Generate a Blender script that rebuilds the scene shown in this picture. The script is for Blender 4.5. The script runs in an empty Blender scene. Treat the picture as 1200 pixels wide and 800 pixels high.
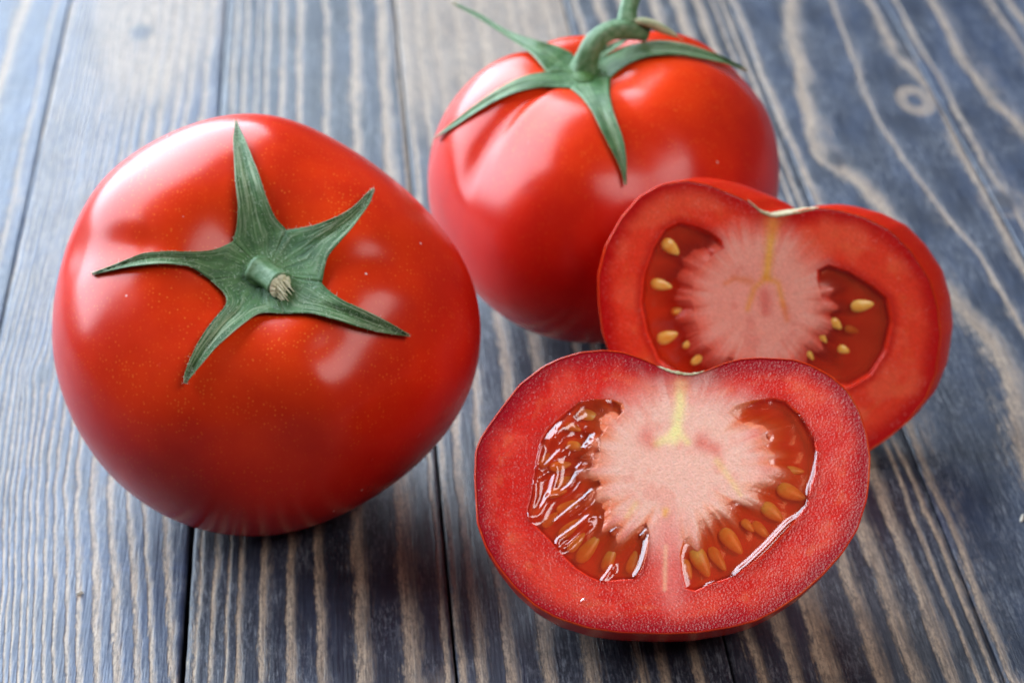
import bpy, math, random
import numpy as np
from mathutils import Vector, Matrix
from mathutils.bvhtree import BVHTree

random.seed(7)
rng = np.random.default_rng(11)
D = bpy.data
scene = bpy.context.scene
COL = scene.collection
CM = 0.01
R = math.radians

# ------------------------------------------------------------------ camera
CAM_H = 26.8                       # cm above the table
PITCH = math.atan2(1640, 2800)     # looking down
FPX = 2800.0                       # 84 mm lens on a 36 mm frame, in photo pixels
cam_data = D.cameras.new('camera')
cam_data.lens = 84
cam_data.sensor_width = 36
cam_data.clip_start = 0.01
cam_data.clip_end = 20
cam_data.dof.use_dof = True
cam_data.dof.focus_distance = 0.398
cam_data.dof.aperture_fstop = 24
cam_data.dof.aperture_blades = 7
cam = D.objects.new('camera', cam_data)
cam.location = (0, 0, CAM_H*CM)
cam.rotation_euler = (math.pi/2 - PITCH, 0, 0)
COL.objects.link(cam)
scene.camera = cam

# ------------------------------------------------------------------ light
world = D.worlds.new('World')
scene.world = world
world.use_nodes = True
wb = world.node_tree.nodes['Background']
wb.inputs[0].default_value = (0.80, 0.86, 1.0, 1)
wb.inputs[1].default_value = 0.055

def area(name, az, el, dist, w, h, power, color, target=(0, 0.46, 0.03)):
    """a soft rectangular light; az measured from straight ahead (+Y), left negative"""
    l = D.lights.new(name, 'AREA')
    l.shape = 'RECTANGLE'
    l.size, l.size_y = w, h
    l.energy = power
    l.color = color
    o = D.objects.new(name, l)
    t = Vector(target)
    d = Vector((math.sin(R(az))*math.cos(R(el)), math.cos(R(az))*math.cos(R(el)), math.sin(R(el))))
    o.location = t + d*dist
    o.rotation_euler = d.to_track_quat('Z', 'Y').to_euler()
    COL.objects.link(o)
    return o
area('window_light', -51, 31, 1.3, 1.95, 1.45, 84, (0.72, 0.86, 1.0))
front = area('front_light', 132, 45, 0.9, 0.60, 0.40, 3.9, (1.0, 0.96, 0.94))
front.data.shape = 'ELLIPSE'
scene.view_settings.view_transform = 'Standard'
scene.view_settings.look = 'None'
scene.view_settings.exposure = 0.32
scene.view_settings.gamma = 1.0
scene.view_settings.use_curve_mapping = False
scene.cycles.max_bounces = 10
scene.cycles.transparent_max_bounces = 12
scene.cycles.use_denoising = True
scene.cycles.sample_clamp_indirect = 6.0

# ------------------------------------------------------------------ maths helpers (all in cm)
CAM = np.array([0, 0, CAM_H])
FWD = np.array([0, math.cos(PITCH), -math.sin(PITCH)])
UPV = np.array([0, math.sin(PITCH), math.cos(PITCH)])
RGT = np.array([1.0, 0, 0])

def rays(px):
    """direction (with depth 1 along the optical axis) for photo pixels"""
    px = np.asarray(px, float).reshape(-1, 2)
    u = (px[:, 0]-600)/FPX
    v = (px[:, 1]-400)/FPX
    return u[:, None]*RGT - v[:, None]*UPV + FWD

def project(P):
    d = np.asarray(P) - CAM
    z = d @ FWD
    return np.stack([600+FPX*(d @ RGT)/z, 400-FPX*(d @ UPV)/z], -1), z

def lin(r, g, b):
    f = lambda c: ((c/255+0.055)/1.055)**2.4 if c/255 > 0.04045 else c/255/12.92
    return np.array([f(r), f(g), f(b)])

def sm(a, b, x):
    t = np.clip((x-a)/(b-a), 0, 1)
    return t*t*(3-2*t)

def _hash(ix, iy, seed):
    h = (ix.astype(np.int64)*374761393 + iy.astype(np.int64)*668265263 + seed*974711) & 0x7fffffff
    h = (h ^ (h >> 13))*1274126177 & 0x7fffffff
    h = h ^ (h >> 16)
    return (h & 0xffff)/65535.0

def vnoise(x, y, seed=0):
    x = np.asarray(x, float); y = np.asarray(y, float)
    ix = np.floor(x); iy = np.floor(y)
    fx = x-ix; fy = y-iy
    fx = fx*fx*(3-2*fx); fy = fy*fy*(3-2*fy)
    a = _hash(ix, iy, seed); b = _hash(ix+1, iy, seed)
    c = _hash(ix, iy+1, seed); d = _hash(ix+1, iy+1, seed)
    return (a*(1-fx)+b*fx)*(1-fy)+(c*(1-fx)+d*fx)*fy

def fbm(x, y, seed=0, o=3):
    s = 0; a = 0.5; t = 0
    for k in range(o):
        s = s+a*vnoise(x*2**k, y*2**k, seed+k*17); t += a; a *= 0.5
    return s/t

def seg_dist(P, poly, closed=False):
    """distance from points to a polyline, and the arc position 0..1 of the nearest point"""
    poly = np.asarray(poly, float)
    if closed:
        poly = np.vstack([poly, poly[:1]])
    L = np.r_[0, np.cumsum(np.linalg.norm(np.diff(poly, axis=0), axis=1))]
    best = np.full(len(P), 1e9); arc = np.zeros(len(P))
    for i in range(len(poly)-1):
        a, b = poly[i], poly[i+1]
        ab = b-a
        t = np.clip(((P-a) @ ab)/max(ab @ ab, 1e-12), 0, 1)
        d = np.linalg.norm(P-a-t[:, None]*ab, axis=1)
        m = d < best
        best[m] = d[m]; arc[m] = (L[i]+t[m]*(L[i+1]-L[i]))/L[-1]
    return best, arc

def seg_near(P, poly):
    poly = np.asarray(poly, float)
    best = np.full(len(P), 1e9); near_ = np.zeros_like(P); arc = np.zeros(len(P))
    for i in range(len(poly)-1):
        a, b = poly[i], poly[i+1]
        ab = b-a
        t = np.clip(((P-a) @ ab)/max(ab @ ab, 1e-12), 0, 1)
        q = a+t[:, None]*ab
        d = np.linalg.norm(P-q, axis=1)
        m = d < best
        best[m] = d[m]; near_[m] = q[m]; arc[m] = (i+t[m])/(len(poly)-1)
    return best, near_, arc

def inside(P, poly):
    poly = np.asarray(poly, float)
    x, y = P[:, 0], P[:, 1]
    c = np.zeros(len(P), bool)
    j = len(poly)-1
    for i in range(len(poly)):
        xi, yi = poly[i]; xj, yj = poly[j]
        if yi != yj:
            m = ((yi > y) != (yj > y)) & (x < (xj-xi)*(y-yi)/(yj-yi)+xi)
            c ^= m
        j = i
    return c

def smooth_closed(poly, n, sigma=2.0):
    """resample a closed outline evenly and soften its corners"""
    poly = np.asarray(poly, float)
    q = np.vstack([poly, poly[:1]])
    L = np.r_[0, np.cumsum(np.linalg.norm(np.diff(q, axis=0), axis=1))]
    s = np.linspace(0, L[-1], n, endpoint=False)
    x = np.interp(s, L, q[:, 0]); y = np.interp(s, L, q[:, 1])
    f = np.fft.fftfreq(n)*n
    g = np.exp(-(f*2*math.pi*sigma/L[-1])**2/2)
    x = np.fft.ifft(np.fft.fft(x)*g).real; y = np.fft.ifft(np.fft.fft(y)*g).real
    return np.stack([x, y], -1)

def resample(path, n):
    path = np.asarray(path, float)
    L = np.r_[0, np.cumsum(np.linalg.norm(np.diff(path, axis=0), axis=1))]
    s = np.linspace(0, L[-1], n)
    return np.stack([np.interp(s, L, path[:, k]) for k in range(path.shape[1])], -1)

def smooth_path(path, n, it=6):
    q = resample(path, n)
    for _ in range(it):
        q[1:-1] = 0.25*q[:-2]+0.5*q[1:-1]+0.25*q[2:]
    return q

# ------------------------------------------------------------------ object helpers
def empty(name, loc, label, cat, group=None):
    o = D.objects.new(name, None)
    o.location = [c*CM for c in loc]
    o.empty_display_size = 0.01
    o['label'] = label
    o['category'] = cat
    if group:
        o['group'] = group
    COL.objects.link(o)
    return o

def mesh_obj(name, V, F, mat, parent=None, base=(0, 0, 0), attrs=None, colors=None, smooth=True):
    """V in cm (world); base = world position of the thing's empty"""
    me = D.meshes.new(name)
    V = (np.asarray(V, float)-np.asarray(base, float))*CM
    F = np.asarray(F, np.int32) if not isinstance(F, list) else F
    if isinstance(F, np.ndarray):
        n, k = F.shape
        me.vertices.add(len(V)); me.vertices.foreach_set('co', V.astype(np.float32).ravel())
        me.loops.add(n*k); me.loops.foreach_set('vertex_index', F.ravel())
        me.polygons.add(n)
        me.polygons.foreach_set('loop_start', np.arange(0, n*k, k, dtype=np.int32))
        me.polygons.foreach_set('loop_total', np.full(n, k, np.int32))
        me.update(calc_edges=True)
        me.validate()
    else:
        me.from_pydata([tuple(v) for v in V], [], [tuple(int(i) for i in f) for f in F])
        me.update()
    for an, av in (attrs or {}).items():
        a = me.attributes.new(an, 'FLOAT', 'POINT')
        a.data.foreach_set('value', np.asarray(av, np.float32))
    if colors is not None:
        a = me.color_attributes.new('tint', 'FLOAT_COLOR', 'POINT')
        c = np.ones((len(V), 4), np.float32); c[:, :3] = np.clip(colors, 0, 1)
        a.data.foreach_set('color', c.ravel())
    if smooth:
        me.polygons.foreach_set('use_smooth', np.ones(len(me.polygons), bool))
    me.materials.append(mat)
    o = D.objects.new(name, me)
    COL.objects.link(o)
    if parent is not None:
        o.parent = parent
    return o

def grid_faces(nr, nc, wrap=False, flip=False):
    """quads of an nr x nc vertex grid; wrap closes the columns"""
    r = np.arange(nr-1)[:, None]
    c = np.arange(nc if wrap else nc-1)[None, :]
    c2 = (c+1) % nc
    a = (r*nc+c).ravel(); b = (r*nc+c2).ravel()
    d = ((r+1)*nc+c).ravel(); e = ((r+1)*nc+c2).ravel()
    return np.stack([a, d, e, b] if flip else [a, b, e, d], -1).astype(np.int32)

# ------------------------------------------------------------------ materials
class NT:
    def __init__(self, name):
        self.m = D.materials.new(name)
        self.m.use_nodes = True
        self.t = self.m.node_tree
        self.bsdf = self.t.nodes['Principled BSDF']
        self.out = self.t.nodes['Material Output']
    def n(self, typ, **kw):
        nd = self.t.nodes.new(typ)
        for k, v in kw.items():
            setattr(nd, k, v)
        return nd
    def l(self, a, b):
        self.t.links.new(a, b)
    def math(self, op, a, b=None, c=None, clamp=False):
        nd = self.n('ShaderNodeMath', operation=op, use_clamp=clamp)
        for i, x in enumerate((a, b, c)):
            if x is None: continue
            if isinstance(x, (int, float)): nd.inputs[i].default_value = x
            else: self.l(x, nd.inputs[i])
        return nd.outputs[0]
    def step(self, x, a, b):
        nd = self.n('ShaderNodeMapRange', interpolation_type='SMOOTHSTEP')
        self.l(x, nd.inputs[0])
        nd.inputs[1].default_value = a; nd.inputs[2].default_value = b
        nd.inputs[3].default_value = 0; nd.inputs[4].default_value = 1
        return nd.outputs[0]
    def mix(self, f, a, b, blend='MIX'):
        nd = self.n('ShaderNodeMix', data_type='RGBA', blend_type=blend)
        for i, x in ((0, f), (6, a), (7, b)):
            if isinstance(x, (int, float)): nd.inputs[i].default_value = x
            elif isinstance(x, (tuple, list, np.ndarray)): nd.inputs[i].default_value = (*[float(q) for q in x][:3], 1)
            else: self.l(x, nd.inputs[i])
        return nd.outputs[2]
    def noise(self, vec, scale, detail=3, rough=0.55):
        nd = self.n('ShaderNodeTexNoise')
        if vec is not None: self.l(vec, nd.inputs['Vector'])
        nd.inputs['Scale'].default_value = scale
        nd.inputs['Detail'].default_value = detail
        nd.inputs['Roughness'].default_value = rough
        return nd.outputs[0]
    def mapping(self, vec, scale=(1, 1, 1), loc=None):
        nd = self.n('ShaderNodeMapping')
        self.l(vec, nd.inputs[0])
        nd.inputs['Scale'].default_value = scale
        return nd.outputs[0]
    def attr(self, name, fac=True):
        nd = self.n('ShaderNodeAttribute', attribute_name=name)
        return nd.outputs['Fac'] if fac else nd.outputs['Color']
    def obj(self):
        return self.n('ShaderNodeTexCoord').outputs['Object']
    def bump(self, h, strength, dist, normal=None):
        nd = self.n('ShaderNodeBump')
        self.l(h, nd.inputs['Height'])
        nd.inputs['Strength'].default_value = strength
        nd.inputs['Distance'].default_value = dist
        if normal is not None: self.l(normal, nd.inputs['Normal'])
        return nd.outputs[0]
    def set(self, **kw):
        for k, v in kw.items():
            k = k.replace('_', ' ')
            s = self.bsdf.inputs[k]
            if hasattr(v, 'is_linked') or hasattr(v, 'links'): self.l(v, s)
            elif isinstance(v, (tuple, list, np.ndarray)) and s.type == 'RGBA': s.default_value = (*[float(q) for q in v][:3], 1)
            else: s.default_value = v

def wood_material():
    w = NT('stained_wood')
    co = w.obj()
    pid = w.attr('pid')
    cb = w.n('ShaderNodeCombineXYZ'); w.l(pid, cb.inputs[2])
    va = w.n('ShaderNodeVectorMath', operation='ADD'); w.l(co, va.inputs[0]); w.l(cb.outputs[0], va.inputs[1])
    P = va.outputs[0]
    fib = w.noise(w.mapping(P, (1700, 70, 1)), 1, 4, 0.7)          # fine fibres
    fib2 = w.noise(w.mapping(P, (900, 45, 1)), 1, 3, 0.6)
    edge = w.noise(w.mapping(P, (1500, 220, 1)), 1, 3, 0.65)
    blot = w.noise(w.mapping(P, (130, 38, 1)), 1, 4, 0.6)
    cross = w.noise(w.mapping(P, (160, 620, 1)), 1, 3, 0.6)        # saw and brush marks across
    gr = w.attr('grain'); wear = w.attr('wear'); knot = w.attr('knot')
    fine_st = w.noise(w.mapping(P, (2100, 14, 1)), 1, 3, 0.6)      # faint hairline grain between the bands
    speck = w.noise(w.mapping(P, (1500, 260, 1)), 1, 4, 0.75)
    grit = w.noise(w.mapping(P, (2700, 800, 1)), 1, 3, 0.75)
    nz = None
    for tex, mid, amp in ((edge, .5, .45), (blot, .52, .75), (fine_st, .5, .45), (speck, .5, .40), (grit, .5, .35)):
        q = w.math('MULTIPLY', w.math('SUBTRACT', tex, mid), amp)
        nz = q if nz is None else w.math('ADD', nz, q)
    # each year ring starts sharply and fades out on its far side
    f = w.math('SUBTRACT', w.math('MODULO', w.math('ADD', gr, 2.35), 2.0), 0.35)
    f1 = w.math('SUBTRACT', f, nz)
    f2 = w.math('SUBTRACT', f, w.math('MULTIPLY', nz, 1.7))
    light = w.math('MULTIPLY', w.step(f1, -0.10, 0.20), w.math('SUBTRACT', 1.0, w.step(f2, 0.34, 1.20)))
    lw = w.step(w.math('ADD', w.math('MULTIPLY', wear, 1.25), w.math('MULTIPLY', nz, 0.8)), 0.25, 0.95)
    light = w.math('MAXIMUM', light, w.math('MULTIPLY', lw, w.math('ADD', w.math('MULTIPLY', light, 0.3), 0.7)))
    light = w.math('MULTIPLY', light, w.math('SUBTRACT', 1.0, knot))
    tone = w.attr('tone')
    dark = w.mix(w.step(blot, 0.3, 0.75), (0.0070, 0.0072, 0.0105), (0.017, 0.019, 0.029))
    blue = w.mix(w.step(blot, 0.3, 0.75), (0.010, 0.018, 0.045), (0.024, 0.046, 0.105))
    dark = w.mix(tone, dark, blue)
    scr = w.noise(w.mapping(P, (2400, 210, 1)), 1, 4, 0.75)
    area_m = w.step(w.noise(w.mapping(P, (90, 40, 1)), 1, 3, 0.6), 0.36, 0.60)
    dark = w.mix(w.math('MULTIPLY', w.step(fib, 0.52, 0.72), 0.28), dark, (0.11, 0.115, 0.14))
    dark = w.mix(w.math('MULTIPLY', w.math('MULTIPLY', w.step(scr, 0.52, 0.66), area_m), 0.55), dark, (0.24, 0.25, 0.28))
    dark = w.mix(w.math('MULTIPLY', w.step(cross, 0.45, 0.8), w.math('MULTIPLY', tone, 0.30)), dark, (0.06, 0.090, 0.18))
    tan = w.mix(fib2, (0.29, 0.185, 0.118), (0.52, 0.415, 0.315))
    tan = w.mix(w.math('MULTIPLY', w.step(fib, 0.46, 0.68), 0.60), tan, (0.085, 0.055, 0.042))
    tan = w.mix(w.math('MULTIPLY', w.step(scr, 0.50, 0.66), 0.55), tan, (0.045, 0.036, 0.036))
    tan = w.mix(w.math('MULTIPLY', w.step(cross, 0.5, 0.85), 0.45), tan, (0.10, 0.085, 0.09))
    dark = w.mix(w.math('MULTIPLY', w.math('MULTIPLY', w.step(speck, 0.52, 0.66), area_m), 0.40), dark, (0.13, 0.14, 0.17))
    tan = w.mix(w.math('MULTIPLY', w.step(speck, 0.49, 0.62), 0.55), tan, (0.09, 0.068, 0.056))
    dark = w.mix(w.math('MULTIPLY', w.math('MULTIPLY', w.step(grit, 0.52, 0.66), area_m), 0.42), dark, (0.15, 0.16, 0.19))
    tan = w.mix(w.math('MULTIPLY', w.step(grit, 0.48, 0.62), 0.6), tan, (0.07, 0.055, 0.05))
    col = w.mix(w.math('MULTIPLY', light, w.attr('lite')), dark, tan)
    col = w.mix(w.math('MULTIPLY', knot, 0.8), col, (0.05, 0.045, 0.05))
    w.set(Base_Color=col)
    rg = w.math('ADD', w.math('MULTIPLY', fib2, 0.24), 0.37)
    rg = w.math('ADD', rg, w.math('MULTIPLY', light, 0.08))
    w.set(Roughness=rg)
    w.set(IOR=1.5)
    h = w.math('ADD', w.math('MULTIPLY', fib, 0.5), w.math('MULTIPLY', fib2, 0.8))
    h = w.math('ADD', h, w.math('MULTIPLY', light, -0.5))
    h = w.math('ADD', h, w.math('MULTIPLY', cross, 0.4))
    w.set(Normal=w.bump(h, 0.8, 0.0003))
    return w.m

def skin_material(name='tomato_skin'):
    w = NT(name)
    co = w.obj()
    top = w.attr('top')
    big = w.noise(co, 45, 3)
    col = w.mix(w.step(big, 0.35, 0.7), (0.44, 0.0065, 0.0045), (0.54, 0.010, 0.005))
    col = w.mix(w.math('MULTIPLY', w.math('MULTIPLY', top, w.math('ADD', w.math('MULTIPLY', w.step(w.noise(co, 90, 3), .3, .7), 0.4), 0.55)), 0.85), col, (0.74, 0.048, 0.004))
    v = w.n('ShaderNodeTexVoronoi'); w.l(co, v.inputs['Vector']); v.inputs['Scale'].default_value = 1500
    rnd = w.n('ShaderNodeSeparateColor'); w.l(v.outputs['Color'], rnd.inputs[0])
    dot = w.math('MULTIPLY', w.math('SUBTRACT', 1.0, w.step(v.outputs['Distance'], 0.12, 0.42)), w.step(rnd.outputs[0], 0.35, 0.8))
    patch = w.step(w.noise(co, 130, 2), 0.40, 0.62)
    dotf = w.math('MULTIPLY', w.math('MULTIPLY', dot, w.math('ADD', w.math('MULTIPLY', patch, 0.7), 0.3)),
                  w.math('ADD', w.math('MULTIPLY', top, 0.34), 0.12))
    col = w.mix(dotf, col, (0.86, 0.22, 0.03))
    # a few specks of dust
    v2 = w.n('ShaderNodeTexVoronoi'); w.l(co, v2.inputs['Vector']); v2.inputs['Scale'].default_value = 260
    r2 = w.n('ShaderNodeSeparateColor'); w.l(v2.outputs['Color'], r2.inputs[0])
    sp = w.math('MULTIPLY', w.math('SUBTRACT', 1.0, w.step(v2.outputs['Distance'], 0.03, 0.085)), w.math('GREATER_THAN', r2.outputs[1], 0.86))
    col = w.mix(w.math('MULTIPLY', sp, 0.75), col, (0.85, 0.70, 0.62))
    w.set(Base_Color=col)
    w.set(Roughness=w.math('ADD', w.math('MULTIPLY', w.noise(co, 160, 3), 0.10), 0.20))
    w.set(Subsurface_Weight=0.12, Subsurface_Scale=0.003, Subsurface_Radius=(1.0, 0.22, 0.08))
    w.set(IOR=1.42, Specular_IOR_Level=0.34)
    b = w.bump(w.noise(co, 55, 2), 0.16, 0.0016)
    w.set(Normal=w.bump(w.noise(co, 1500, 2), 0.06, 0.0002, b))
    return w.m

def leaf_material(name='calyx_green', dry=0.0):
    w = NT(name)
    co = w.obj()
    along = w.attr('along'); across = w.attr('across')
    cb = w.n('ShaderNodeCombineXYZ'); w.l(across, cb.inputs[0]); w.l(along, cb.inputs[1])
    st = w.noise(w.mapping(cb.outputs[0], (7, 2.2, 1)), 1.0, 4, 0.65)
    fine = w.noise(co, 900, 3, 0.6)
    mott = w.noise(co, 320, 3, 0.6)
    a = (0.022, 0.088, 0.013); b = (0.066, 0.165, 0.044); c = (0.42, 0.50, 0.32)
    col = w.mix(w.step(mott, 0.3, 0.7), a, b)
    col = w.mix(w.math('SUBTRACT', 1.0, w.step(along, 0.02, 0.24)), col, (0.060, 0.150, 0.024))
    col = w.mix(w.math('MULTIPLY', w.step(st, 0.47, 0.66), w.math('ADD', w.math('MULTIPLY', w.step(along, 0.15, 0.6), 0.75), 0.12)), col, c)
    col = w.mix(w.math('MULTIPLY', w.step(w.math('SUBTRACT', 1.0, st), 0.52, 0.72), 0.55), col, (0.016, 0.050, 0.026))
    col = w.mix(w.math('MULTIPLY', w.step(fine, 0.60, 0.78), 0.35), col, (0.45, 0.53, 0.42))
    col = w.mix(w.step(along, 0.955, 1.0), col, (0.26, 0.22, 0.12))
    w.set(Base_Color=col, Roughness=0.55)
    w.set(Subsurface_Weight=0.08, Subsurface_Scale=0.001)
    b1 = w.bump(st, 0.6, 0.0006)
    w.set(Normal=w.bump(fine, 0.35, 0.0002, b1))
    return w.m

def simple_material(name, col, rough=0.5, noise=None, bump=0.0, sss=0.0, **kw):
    w = NT(name)
    co = w.obj()
    if noise:
        n = w.noise(co, noise[0], 4, 0.6)
        w.set(Base_Color=w.mix(w.step(n, 0.3, 0.7), col, noise[1]))
        if bump: w.set(Normal=w.bump(n, bump, 0.0004))
    else:
        w.set(Base_Color=col)
    w.set(Roughness=rough)
    if sss: w.set(Subsurface_Weight=sss, Subsurface_Scale=0.002, Subsurface_Radius=(1, 0.4, 0.2))
    for k, v in kw.items(): w.set(**{k: v})
    return w.m

def flesh_material():
    w = NT('tomato_flesh')
    co = w.obj()
    col = w.attr('tint', fac=False)
    wet = w.attr('wet')
    w.set(Base_Color=col)
    n = w.noise(co, 2600, 2, 0.6)
    vor = w.n('ShaderNodeTexVoronoi'); w.l(co, vor.inputs['Vector']); vor.inputs['Scale'].default_value = 2600
    cells = w.math('SUBTRACT', 1.0, vor.outputs['Distance'])
    w.set(Roughness=w.math('SUBTRACT', w.math('ADD', w.math('MULTIPLY', n, 0.16), 0.17), w.math('MULTIPLY', wet, 0.08)))
    w.set(Subsurface_Weight=0.35, Subsurface_Scale=0.0018, Subsurface_Radius=(1.0, 0.25, 0.15))
    w.set(IOR=1.42)
    dry = w.math('SUBTRACT', 1.0, wet)
    nd = w.n('ShaderNodeBump'); nd.inputs['Distance'].default_value = 0.0003
    w.l(cells, nd.inputs['Height']); w.l(w.math('MULTIPLY', dry, 0.26), nd.inputs['Strength'])
    w.set(Normal=nd.outputs[0])
    return w.m

def gel_material():
    """thin clear jelly: tinted see-through with a wet gloss on top"""
    w = NT('tomato_gel')
    w.t.nodes.remove(w.bsdf)
    tr = w.n('ShaderNodeBsdfTransparent')
    gl = w.n('ShaderNodeBsdfGlossy'); gl.inputs['Roughness'].default_value = 0.11
    gl.inputs['Color'].default_value = (1, 1, 1, 1)
    df = w.n('ShaderNodeBsdfDiffuse')
    df.inputs['Color'].default_value = (0.92, 0.115, 0.030, 1)
    fr = w.n('ShaderNodeFresnel'); fr.inputs[0].default_value = 1.45
    co = w.obj()
    n = w.noise(co, 260, 3)
    tk = w.attr('thick')                                    # cm of jelly under this point
    c = w.mix(w.step(tk, 0.0, 0.26), (1.0, 0.97, 0.93), (0.97, 0.62, 0.36))
    w.l(c, tr.inputs[0])
    m0 = w.n('ShaderNodeMixShader')
    w.l(w.math('MULTIPLY', w.step(tk, -0.02, 0.30), w.math('ADD', w.math('MULTIPLY', n, 0.30), 0.11)), m0.inputs[0])
    w.l(tr.outputs[0], m0.inputs[1]); w.l(df.outputs[0], m0.inputs[2])
    ms = w.n('ShaderNodeMixShader')
    w.l(w.math('MULTIPLY', fr.outputs[0], 1.6, clamp=True), ms.inputs[0])
    w.l(m0.outputs[0], ms.inputs[1]); w.l(gl.outputs[0], ms.inputs[2])
    w.l(ms.outputs[0], w.out.inputs[0])
    return w.m

M_WOOD = wood_material()
M_SKIN = skin_material()
M_LEAF = leaf_material()
M_STEM = simple_material('stem_green', (0.055, 0.14, 0.045), 0.55, (700, (0.15, 0.24, 0.12)), 0.5)
M_CUT = simple_material('stem_cut_fibre', (0.84, 0.80, 0.60), 0.6, (900, (0.62, 0.58, 0.38)), 0.5, sss=0.1)
M_DRY = simple_material('dry_sepal', (0.46, 0.42, 0.24), 0.6, (500, (0.26, 0.30, 0.16)), 0.5)
M_FUZZ = simple_material('hair_white', (0.50, 0.58, 0.42), 0.5)
M_FLESH = flesh_material()
M_GEL = gel_material()
M_SEED = simple_material('tomato_seed', (0.86, 0.38, 0.05), 0.3, (700, (0.90, 0.54, 0.13)), 0.1, sss=0.25)
M_SCAR = simple_material('stem_scar_cork', (0.58, 0.49, 0.33), 0.7, (900, (0.36, 0.30, 0.14)), 0.6)
M_SKINCUT = simple_material('cut_skin_edge', (0.50, 0.012, 0.008), 0.25, (75, (0.70, 0.11, 0.02)), 0.0, sss=0.2)

# ------------------------------------------------------------------ the wooden table
VPX, VPY = 349.0, -1240.0                 # where the plank seams meet in the photograph
_d = rays([[VPX, VPY]])[0]
YAW = math.atan2(-_d[0], _d[1])           # plank direction, turned to the left of +Y
ca, sa = math.cos(YAW), math.sin(YAW)

def ground(px):
    r = rays(px)
    return CAM + r*(CAM_H/-r[:, 2])[:, None]
def to_plank(P):
    return np.stack([P[:, 0]*ca+P[:, 1]*sa, -P[:, 0]*sa+P[:, 1]*ca], -1)
X0 = float(to_plank(ground([[VPX, 800]]))[0, 0])
KX = (float(to_plank(ground([[VPX+204.0, 800]]))[0, 0])-X0)/0.1     # cm per unit of seam slope
Y800 = float(to_plank(ground([[VPX, 800]]))[0, 1])

SEAMS = [-0.3625, -0.2145, -0.0667, 0.0915, 0.2510, 0.4065, 0.5525, 0.6640]
def S(width, *pts):
    return (width, pts)
PLANK_STRIPES = {
    0: [S(.012, (0, -.2556), (80, -.2583), (400, -.262), (800, -.27)), S(.010, (0, -.30), (800, -.31)), S(.006, (0, -.335), (800, -.34)),
        S(.003, (0, -.2275), (400, -.2255), (800, -.23))],
    1: [S(w, (0, x-.008), (107, x-.010), (300, x-.017), (430, x-.021), (580, x-.016), (690, x-.0065), (800, x), (900, x+.005))
        for x, w in ((-.2015, .0045), (-.1955, .0020), (-.1905, .0020), (-.186, .0018), (-.181, .0022), (-.1768, .0016), (-.1725, .0020), (-.1689, .0017), (-.1652, .0018), (-.1603, .0022), (-.1564, .0020),
                     (-.152, .0026), (-.1461, .0028), (-.1402, .0028), (-.1328, .0032), (-.1262, .0040), (-.1159, .0056),
                     (-.1042, .0066), (-.0924, .0054), (-.0833, .0045), (-.0701, .0060))],
    2: [S(w, (0, b), (80, b), (620, a), (800, a)) for a, b, w in (
        (-.0588, -.0560, .0022), (-.0500, -.0470, .0035), (-.0412, -.036, .0022), (-.0338, -.0270, .0042), (-.0196, -.0129, .0055),
        (-.0029, .0023, .0062), (.0142, .0273, .0062), (.0397, .053, .0098), (.0681, .0788, .0130), (.0872, .0895, .0035))],
    3: [S(w, (0, b), (200, b), (480, a), (800, a)) for a, b, w in (
        (.0955, .098, .0045), (.1064, .112, .0070), (.1230, .128, .0080), (.1466, .150, .0105), (.1711, .172, .0120), (.199, .199, .006), (.212, .212, .008), (.232, .233, .007))],
    4: [S(.006, (0, .262), (800, .268)), S(.010, (0, .284), (800, .287)), S(.019, (0, .309), (800, .309)), S(.0115, (0, .338), (800, .338)),
        S(.0125, (0, .358), (800, .358)), S(.0105, (0, .378), (800, .378)), S(.0030, (0, .391), (800, .392)), S(.0042, (0, .3995), (520, .398), (650, .4025), (800, .402))],
    5: [S(.006, (0, .412), (450, .4125), (640, .4135), (800, .411)),
        S(.017, (0, .469), (40, .456), (80, .448), (120, .4385), (155, .4335), (180, .4355), (200, .4486), (219, .4565), (241, .4625), (300, .473), (365, .490), (402, .499), (440, .497), (485, .490), (575, .480), (700, .470), (800, .466)),
        S(.004, (0, .505), (60, .4985), (140, .4925), (200, .50), (300, .519), (420, .524), (800, .51)),
        S(.007, (0, .540), (80, .5435), (131, .5475), (230, .5490), (400, .5475), (800, .545))],
    6: [S(.004, (0, .565), (150, .564), (800, .565)), S(.012, (0, .600), (53, .596), (93, .5986), (125, .6037), (160, .614), (300, .63), (800, .64)), S(.006, (0, .6545), (800, .655))],
}
def knot_list():   # (photo pixel, half-size x cm, half-size y cm, ring?)
    return [((165, 38), .34, .62, 0), ((52, 437), .20, .42, 0), ((980, 188), .30, .45, 0), ((1072, 118), .42, .80, 1), ((1176, 236), .42, .62, 0), ((85, 570), .12, .2, 0),
            ((1060, 62), .3, .5, 0)]
KN = [(to_plank(ground([k[0]]))[0], k[1], k[2], k[3]) for k in knot_list()]

table = empty('wooden_table', (0, 0, 0), 'blue stained wooden tabletop of long striped planks under all the tomatoes', 'table')
table.rotation_euler = (0, 0, YAW)

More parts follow.
